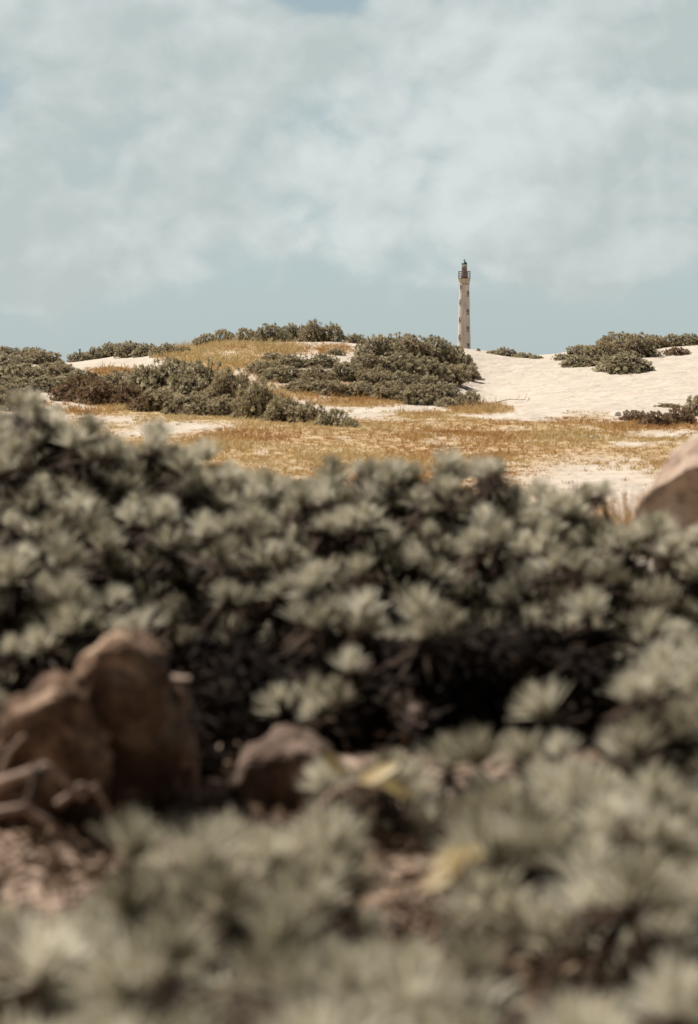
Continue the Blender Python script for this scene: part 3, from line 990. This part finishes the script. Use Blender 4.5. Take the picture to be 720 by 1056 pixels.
row([(582, 371, 18, 8), (600, 366, 26, 11), (634, 362, 32, 20), (655, 368, 40, 25), (672, 359, 30, 15), (690, 357, 28, 13), (708, 356, 26, 13), (724, 355, 22, 11)],
    '{} shrub from the left along the crest of the right dune', 'shrubs along the crest of the right dune')
dune_shrub(493.5, 362, 4.5, 4, 'tiny dark shrub alone on the sand line right beside the lighthouse', 'small shrubs on the sand line')
row([(508, 365, 14, 5), (521, 367, 22, 10), (540, 369, 20, 7), (553, 370, 15, 5)], '{} small shrub from the left on the sand line right of the lighthouse', 'small shrubs on the sand line')
row([(655, 434, 28, 12, 'R'), (674, 440, 36, 18, 'R'), (700, 438, 34, 20, 'R')], '{} reddish low shrub from the left on the grass flat behind the pale boulder', 'low shrubs at the right end of the grass flat')
dune_shrub(717, 428, 24, 24, 'olive shrub at the right edge, rising over the reddish low shrubs', 'low shrubs at the right end of the grass flat')
dune_shrub(692, 420, 30, 5, 'flat strip of shrub lying at the foot of the right dune sand', 'low shrubs at the right end of the grass flat', 'S')


# ------------------------------------------------------------------ dry grass: uncountable, one object
def blades(mb, P, n, h, w, rng, tint):
    N = len(P)
    th = rng.random((N, n)) * 6.283
    r = rng.random((N, n)) * .07
    lean = rng.uniform(.15, 1.1, (N, n))
    hh = h[:, None] * rng.uniform(.5, 1.2, (N, n))
    d = np.stack([np.cos(th), np.sin(th), np.zeros_like(th)], -1)
    b = P[:, None] + d * r[..., None]
    s = np.stack([-np.sin(th + .6), np.cos(th + .6), np.zeros_like(th)], -1) * (w * .5)
    tip = b + d * (hh * lean)[..., None] + np.array([0, 0, 1.]) * hh[..., None]
    V = np.stack([b - s, b + s, tip + s * .3, tip - s * .3], 2).reshape(-1, 3)
    f = np.arange(N * n * 4).reshape(-1, 4)
    tt = np.repeat(np.clip(tint[:, None] + rng.normal(0, .08, (N, n)), 0, 1).ravel(), 4)
    mb.add(V, f, tt)


rng = np.random.default_rng(5)
n = 90000
Yg = np.sqrt(rng.uniform(18 ** 2, 80 ** 2, n))
xg = rng.uniform(-.215, .215, n) * Yg
zg = terrain(xg, Yg)
g = grass_mask(xg, Yg, zg)
ok = rng.random(n) < g * 1.1
xg, Yg, zg, g = xg[ok], Yg[ok], zg[ok], g[ok]
big = fbm(xg * .5, Yg * .35, 6.0, 3)
hgt = (.035 + .05 * smooth(.0, .8, big) + .06 * (rng.random(len(xg)) < .05)) * (.6 + .6 * g)
hgt = hgt * (1 + 1.7 * smooth(44, 50, Yg))
tint = np.clip(.55 + .55 * fbm(xg * .45, Yg * .3, 12.0, 3), 0, 1)
mb = MB()
blades(mb, np.stack([xg, Yg, zg - .01], 1), 9, hgt * .85, .017, rng, tint)
gr = mb.build('dry_grass', M['straw'])
tag(gr, kind='stuff')
gr['label'] = 'golden dry grass matting the flat and the slopes of the dunes'
gr['category'] = 'dry grass'

mb = MB()
c = at(652, 516, 10.4)
zc = float(terrain(c[0], c[1]))
q = np.stack([c[0] + rng.normal(0, .07, 40), c[1] + rng.normal(0, .1, 40), np.full(40, 0.)], 1)
q[:, 2] = terrain(q[:, 0], q[:, 1])
blades(mb, q, 9, np.full(40, max(c[2] - zc, .15)), .012, rng, np.full(40, .35))
mb.v = [v - np.array([c[0], c[1], zc]) for v in mb.v]
o = mb.build('grass_tuft', M['straw'])
o.location = (c[0], c[1], zc)
tag(o, 'orange dry grass tuft between the silvery shrubs and the pale boulder', 'grass tuft')


# ------------------------------------------------------------------ lighthouse
LY = 660.0
K = LY / F


def lz(py):
    return float(at(0, py, LY)[2])


lx = float(at(478.6, 375, LY)[0])
lg = float(terrain(lx, LY)) - .3
lh = empty('lighthouse', (lx, LY, lg), 'tall tapering whitewashed stone lighthouse standing behind the dune crest', 'lighthouse')
z = lambda py: lz(py) - lg


def tower_mat():
    m, t = material('weathered_plaster')
    co = t.n('ShaderNodeTexCoord').outputs['Object']
    mp = t.n('ShaderNodeMapping', None, Vector=co, Scale=(1, 1, .18)).outputs[0]
    n1 = t.noise(mp, 1.4, 6, .65)
    n2 = t.noise(co, 3.0, 5, .6)
    col = t.ramp(n1, [(.3, (.50, .44, .41)), (.5, (.66, .60, .57)), (.7, (.76, .71, .68))])
    col = t.mix(t.ramp(n2, [(.5, 0.0), (.72, .5)]), col, (.32, .24, .2))
    bp = t.n('ShaderNodeBump', None, Strength=.3, Distance=.05, Height=n2)
    p = t.n('ShaderNodeBsdfPrincipled', None, Base_Color=col, Roughness=.9, Normal=bp.outputs[0])
    t.n('ShaderNodeOutputMaterial', None, Surface=p.outputs[0])
    return m


M['plaster'] = tower_mat()
M['stone_trim'] = plain_mat('yellow_stone', (.40, .34, .27), (.55, .48, .40), 1.5)
M['rust'] = plain_mat('rusty_iron', (.16, .12, .105), (.26, .21, .185), 2.0, .8, 0.0)
M['iron'] = plain_mat('dark_iron', (.05, .055, .055), (.10, .105, .10), 3.0, .6, .3)
M['copper'] = plain_mat('green_grey_metal', (.06, .085, .08), (.12, .15, .14), 2.0, .5, .4)
M['void'] = plain_mat('dark_opening', (.22, .19, .175), (.28, .245, .225), 2.0, .6)
M['glass'] = plain_mat('lantern_glass', (.55, .58, .58), (.68, .70, .70), .6, .12)
M['frame'] = plain_mat('weathered_frame', (.40, .36, .33), (.52, .47, .43), 2.0)

R_ = lambda wpx: wpx * K / 2
rb, rt = R_(14.7), R_(10.2)
zt = z(292.5)
prof = [(rb * 1.03, 0)] + [(rb + (rt - rb) * (i / 12) ** .92, zt * i / 12) for i in range(13)]
prof[0] = (rb * 1.04, -.5)
mb = MB()
mb.lathe(prof, 56)
mb.build('tower', M['plaster'], lh)
mb = MB()
mb.lathe([(rt + .02, zt - .6), (rt + .12, zt - .55), (rt + .12, zt - .3), (rt + .05, zt - .25), (rt + .12, zt + .3), (rt + .3, zt + .85), (R_(12.0), z(288.6)), (R_(12.4), z(288.3)), (R_(12.4), z(287.6))], 56)
cap = mb.build('gallery_bracket_ring', M['stone_trim'], lh)
mb = MB()
mb.lathe([(R_(12.7), z(287.6)), (R_(12.7), z(286.9))], 56)
mb.build('gallery_deck', M['rust'], lh)
# railing: posts, rails
mb = MB()
rr = R_(12.2)
zr0, zr1 = z(286.9), z(279.8)
for i in range(18):
    a = i * 2 * math.pi / 18
    mb.tube([[rr * math.cos(a), rr * math.sin(a), zr0], [rr * math.cos(a), rr * math.sin(a), zr1]], .05, 5)
for f_, th_ in ((1.0, .075), (.66, .035), (.33, .035)):
    an = np.linspace(0, 2 * math.pi, 49)
    zz = zr0 + (zr1 - zr0) * f_
    mb.tube(np.stack([rr * np.cos(an), rr * np.sin(an), np.full(49, zz)], 1), th_, 5, caps=False)
mb.build('gallery_railing', M['rust'], lh)
mb = MB()
mb.lathe([(R_(7.4), z(286.9)), (R_(7.3), z(280.6)), (R_(6.8), z(280.2))], 32)
wr = mb.build('watch_room', M['rust'], lh)
mb = MB()
mb.lathe([(R_(7.4), z(280.2)), (R_(7.4), z(279.8))], 32)
mb.lathe([(R_(5.5), z(279.8)), (R_(5.5), z(275.8)), (R_(5.9), z(275.7)), (R_(5.9), z(275.4))], 32)
mb.build('lantern_base', M['rust'], lh)
mb = MB()
mb.lathe([(R_(5.2), z(275.4)), (R_(5.2), z(272.6))], 20)
gl = mb.build('lantern_glazing', M['glass'], lh)
for i in range(10):
    mb = MB()
    a = i * 2 * math.pi / 10 + .2
    x0, y0 = R_(5.35) * math.cos(a), R_(5.35) * math.sin(a)
    mb.tube([[x0, y0, z(275.4)], [x0, y0, z(272.6)]], .045, 5)
    mb.build('glazing_bar', M['iron'], gl)
mb = MB()
mb.lathe([(R_(6.2), z(272.6)), (R_(6.2), z(272.2)), (R_(5.4), z(271.4)), (R_(3.8), z(270.3)), (R_(1.8), z(269.6)), (R_(1.2), z(269.3))], 32)
dm = mb.build('lantern_roof', M['copper'], lh)
mb = MB()
mb.lathe([(.06, z(269.4)), (.06, z(269.0)), (.36, z(268.7)), (.4, z(268.3)), (.25, z(267.9)), (.05, z(267.7)), (.03, z(266.9))], 12)
mb.build('finial', M['iron'], dm)


def tower_r(zz):
    return rb + (rt - rb) * max(0, min(1, zz / zt)) ** .92


def lh_window(py, off):
    zc = z(py)
    r = tower_r(zc)
    a = -math.pi / 2 + off
    w, h, d = .6, 1.6, .10
    ca, sa = math.cos(a), math.sin(a)
    fr = MB()
    slope = (tower_r(zc + h / 2) - tower_r(zc - h / 2))
    # frame of four bars, proud of the plaster, arched head approximated by a lintel stone
    for dx, dz, sx, sz in ((-w / 2 - .08, 0, .16, h), (w / 2 + .08, 0, .16, h), (0, h / 2 + .1, w + .44, .2), (0, -h / 2 - .09, w + .5, .18)):
        fr.box((dx, 0, dz), (sx, .34, sz))
    p = MB()
    p.box((0, .03, 0), (w, .2, h))
    fo = fr.build('window', M['frame'], lh)
    fo.location = (ca * (r - .06), sa * (r - .06), zc)
    fo.rotation_euler = (math.atan2(slope, h) * 1.0, 0, a + math.pi / 2)
    po = p.build('pane', M['void'], fo)


for py, off in ((295.8, -.72), (311.8, -.84), (330.0, -.84), (348.0, -.86), (303.5, .72), (322.2, .62), (339.8, .62), (357.2, .62)):
    lh_window(py, off)

# low hut just left of the tower foot; only its roof line shows over the sand
hx = float(at(468.0, 370, LY - 12)[0])
hy = LY - 12
hg = float(terrain(hx, hy)) - .2
hut = empty('hut', (hx, hy, hg), 'low dark roofed hut mostly hidden behind the sand at the lighthouse foot', 'hut')
topz = float(at(468, 357.0, hy)[2]) - hg
mb = MB()
mb.box((0, 0, (topz - .35) / 2), (3.0, 4, topz - .35))
mb.build('wall', M['plaster'], hut)
mb = MB()
mb.box((0, 0, topz - .17), (3.5, 4.5, .34))
mb.build('roof', M['rust'], hut)
mb = MB()
mb.box((.3, -2.02, 1.0), (.9, .1, 2.0))
mb.build('door', M['void'], hut)

# thin pole on the second crest
p = hit(82.3, 363.5)
mb = MB()
hp_ = 12.5 * p[1] / F
mb.tube([[0, 0, -.3], [0, 0, hp_ * .5], [.01, 0, hp_]], [.028, .026, .022], 8)
mb.box((0, 0, hp_ - .02), (.07, .07, .04))
o = mb.build('pole', M['iron'])
o.location = p
tag(o, 'thin dark upright pole on the left dune crest against the sky', 'pole')


# ------------------------------------------------------------------ sky, sun, camera
w = bpy.data.worlds.new('World')
scn.world = w
w.use_nodes = True
t = NT(w.node_tree)
STR = .1
sky = t.n('ShaderNodeTexSky', {'sky_type': 'NISHITA', 'sun_disc': False, 'sun_elevation': SUN_EL, 'sun_rotation': SUN_AZ, 'air_density': 1.0, 'dust_density': 1.6, 'ozone_density': 1.0})
gen = t.n('ShaderNodeTexCoord').outputs['Generated']
sep = t.n('ShaderNodeSeparateXYZ', None, Vector=gen)
X, Yo, Z = sep.outputs
hor = t.math('SQRT', t.math('MAXIMUM', t.math('ADD', t.math('MULTIPLY', X, X), t.math('MULTIPLY', Yo, Yo)), 1e-6))
el = t.math('MULTIPLY', t.math('ARCTAN2', Z, hor), 57.29578)
az = t.math('MULTIPLY', t.math('ARCTAN2', X, Yo), 57.29578)
sc = t.n('ShaderNodeVectorMath', {'operation': 'MULTIPLY'}, i0=gen, i1=(1.0, 1.0, 1.3)).outputs[0]


def vadd(v, d):
    return t.n('ShaderNodeVectorMath', {'operation': 'ADD'}, i0=v, i1=d).outputs[0]


def warped(v, scale, amt):
    nz = t.n('ShaderNodeTexNoise', None, Vector=v, Scale=scale, Detail=2.0)
    wv = t.n('ShaderNodeVectorMath', {'operation': 'SCALE'}, i0=vadd(nz.outputs['Color'], (-.5, -.5, -.5)), Scale=amt).outputs[0]
    return t.n('ShaderNodeVectorMath', {'operation': 'ADD'}, i0=v, i1=wv).outputs[0]


pv = warped(sc, 14.0, .03)


def puffs(v, scale):
    """rounded heaps: one minus the distance to the nearest cell centre, at three sizes"""
    s_ = 0.0
    for m_, a_ in ((1.0, .5), (2.3, .27), (5.1, .15)):
        d_ = t.n('ShaderNodeTexVoronoi', {'feature': 'F1'}, Vector=v, Scale=scale * m_).outputs['Distance']
        q = t.math('MULTIPLY', t.math('SUBTRACT', .75, d_), a_)
        s_ = q if isinstance(s_, float) else t.math('ADD', s_, q)
    return s_


def dens(v):
    return t.math('ADD', t.math('MULTIPLY', t.noise(v, 7.5, 9, .58), .8), t.math('MULTIPLY', puffs(v, 14.0), .38))


def blob(caz, cel, raz, rel, amp):
    dx = t.math('DIVIDE', t.math('SUBTRACT', az, caz), raz)
    dy = t.math('DIVIDE', t.math('SUBTRACT', el, cel), rel)
    r2 = t.math('ADD', t.math('MULTIPLY', dx, dx), t.math('MULTIPLY', dy, dy))
    return t.math('MULTIPLY', t.math('EXPONENT', t.math('MULTIPLY', r2, -1.0)), amp)


D0 = dens(pv)
D1 = dens(vadd(pv, (-.008, .003, .013)))
bias = 0.0
blobs = [(-.9, 11.0, 1.5, .9, -.5), (4.0, 11.2, .9, .6, -.24), (-.6, 2.7, 1.0, .8, -.08), (-2.2, 6.2, 2.6, 3.0, .13), (-8.0, 2.4, 3.5, 1.0, .10), (8.0, 3.2, 3.0, .8, .06), (-6.5, 6.0, 4.5, 4.5, .12), (4.5, 6.0, 6.5, 3.8, .13), (6.0, 10.0, 3.5, 2.5, .10), (-7.5, 10.5, 4.0, 2.5, .08)]
for b in blobs:
    v = blob(*b)
    bias = v if isinstance(bias, float) else t.math('ADD', bias, v)
# fewer clouds low over the horizon and overhead
lowfade = t.n('ShaderNodeMapRange', {'clamp': True, 'interpolation_type': 'SMOOTHSTEP'}, Value=el, i1=-.3, i2=4.4, i3=-.19, i4=.085).outputs[0]
highfade = t.n('ShaderNodeMapRange', {'clamp': True}, Value=el, i1=13.0, i2=30.0, i3=0.0, i4=-.34).outputs[0]
dd = t.math('ADD', t.math('ADD', D0, bias), t.math('ADD', lowfade, highfade))
cover = t.n('ShaderNodeMapRange', {'clamp': True, 'interpolation_type': 'SMOOTHSTEP'}, Value=dd, i1=.45, i2=.63, i3=0.0, i4=1.0).outputs[0]
light = t.math('MULTIPLY', t.math('SUBTRACT', D0, D1), 2.4)
bigsh = t.noise(vadd(sc, (3.1, 1.7, .4)), 6.0, 4, .5)
lv = t.math('ADD', t.math('ADD', light, t.math('MULTIPLY', bigsh, 1.7)), -.38, True)
k = .82 / STR
cl = t.ramp(lv, [(.26, (.51, .575, .57)), (.5, (.59, .65, .645)), (.8, (.70, .755, .745))])
cl = t.n('ShaderNodeVectorMath', {'operation': 'SCALE'}, i0=cl, Scale=k).outputs[0]
base = t.ramp(t.math('DIVIDE', el, 60.0), [(0.0, (.49, .58, .59)), (.06, (.465, .565, .585)), (.2, (.33, .44, .48)), (.45, (.10, .15, .19)), (1.0, (.05, .08, .11))])
base = t.n('ShaderNodeVectorMath', {'operation': 'SCALE'}, i0=base, Scale=k).outputs[0]
back = t.n('ShaderNodeMapRange', {'clamp': True, 'interpolation_type': 'SMOOTHSTEP'}, Value=Yo, i1=-.1, i2=.85, i3=.16, i4=1.0).outputs[0]
air = t.mix(.88, sky.outputs[0], base)
col = t.mix(t.math('MULTIPLY', cover, .93), air, cl)
col = t.n('ShaderNodeVectorMath', {'operation': 'SCALE'}, i0=col, Scale=back).outputs[0]
bg = t.n('ShaderNodeBackground', None, Color=col, Strength=STR)
t.n('ShaderNodeOutputWorld', None, Surface=bg.outputs[0])

sd = bpy.data.lights.new('sun', 'SUN')
sd.energy = 5.0
sd.angle = math.radians(.5)
sd.color = (1.0, .93, .83)
so = bpy.data.objects.new('sun', sd)
COL.objects.link(so)
dirv = Vector((math.sin(SUN_AZ) * math.cos(SUN_EL), math.cos(SUN_AZ) * math.cos(SUN_EL), math.sin(SUN_EL)))
so.rotation_euler = dirv.to_track_quat('Z', 'Y').to_euler()
so.location = (0, 0, 50)

cd = bpy.data.cameras.new('camera')
cd.sensor_fit = 'VERTICAL'
cd.sensor_height = 36
cd.sensor_width = 24
cd.lens = F / 1056 * 36
cd.clip_start = .05
cd.clip_end = 8000
cd.dof.use_dof = True
cd.dof.focus_distance = 140
cd.dof.aperture_fstop = 2.3
cam = bpy.data.objects.new('camera', cd)
COL.objects.link(cam)
cam.location = (0, 0, EYE)
cam.rotation_euler = (math.pi / 2 - TILT, 0, 0)
scn.camera = cam

scn.view_settings.view_transform = 'Standard'
scn.view_settings.look = 'None'
scn.view_settings.exposure = .28
scn.view_settings.gamma = 1
scn.render.engine = 'CYCLES'
scn.cycles.max_bounces = 5
scn.cycles.diffuse_bounces = 2
scn.cycles.transmission_bounces = 3
scn.cycles.use_denoising = True
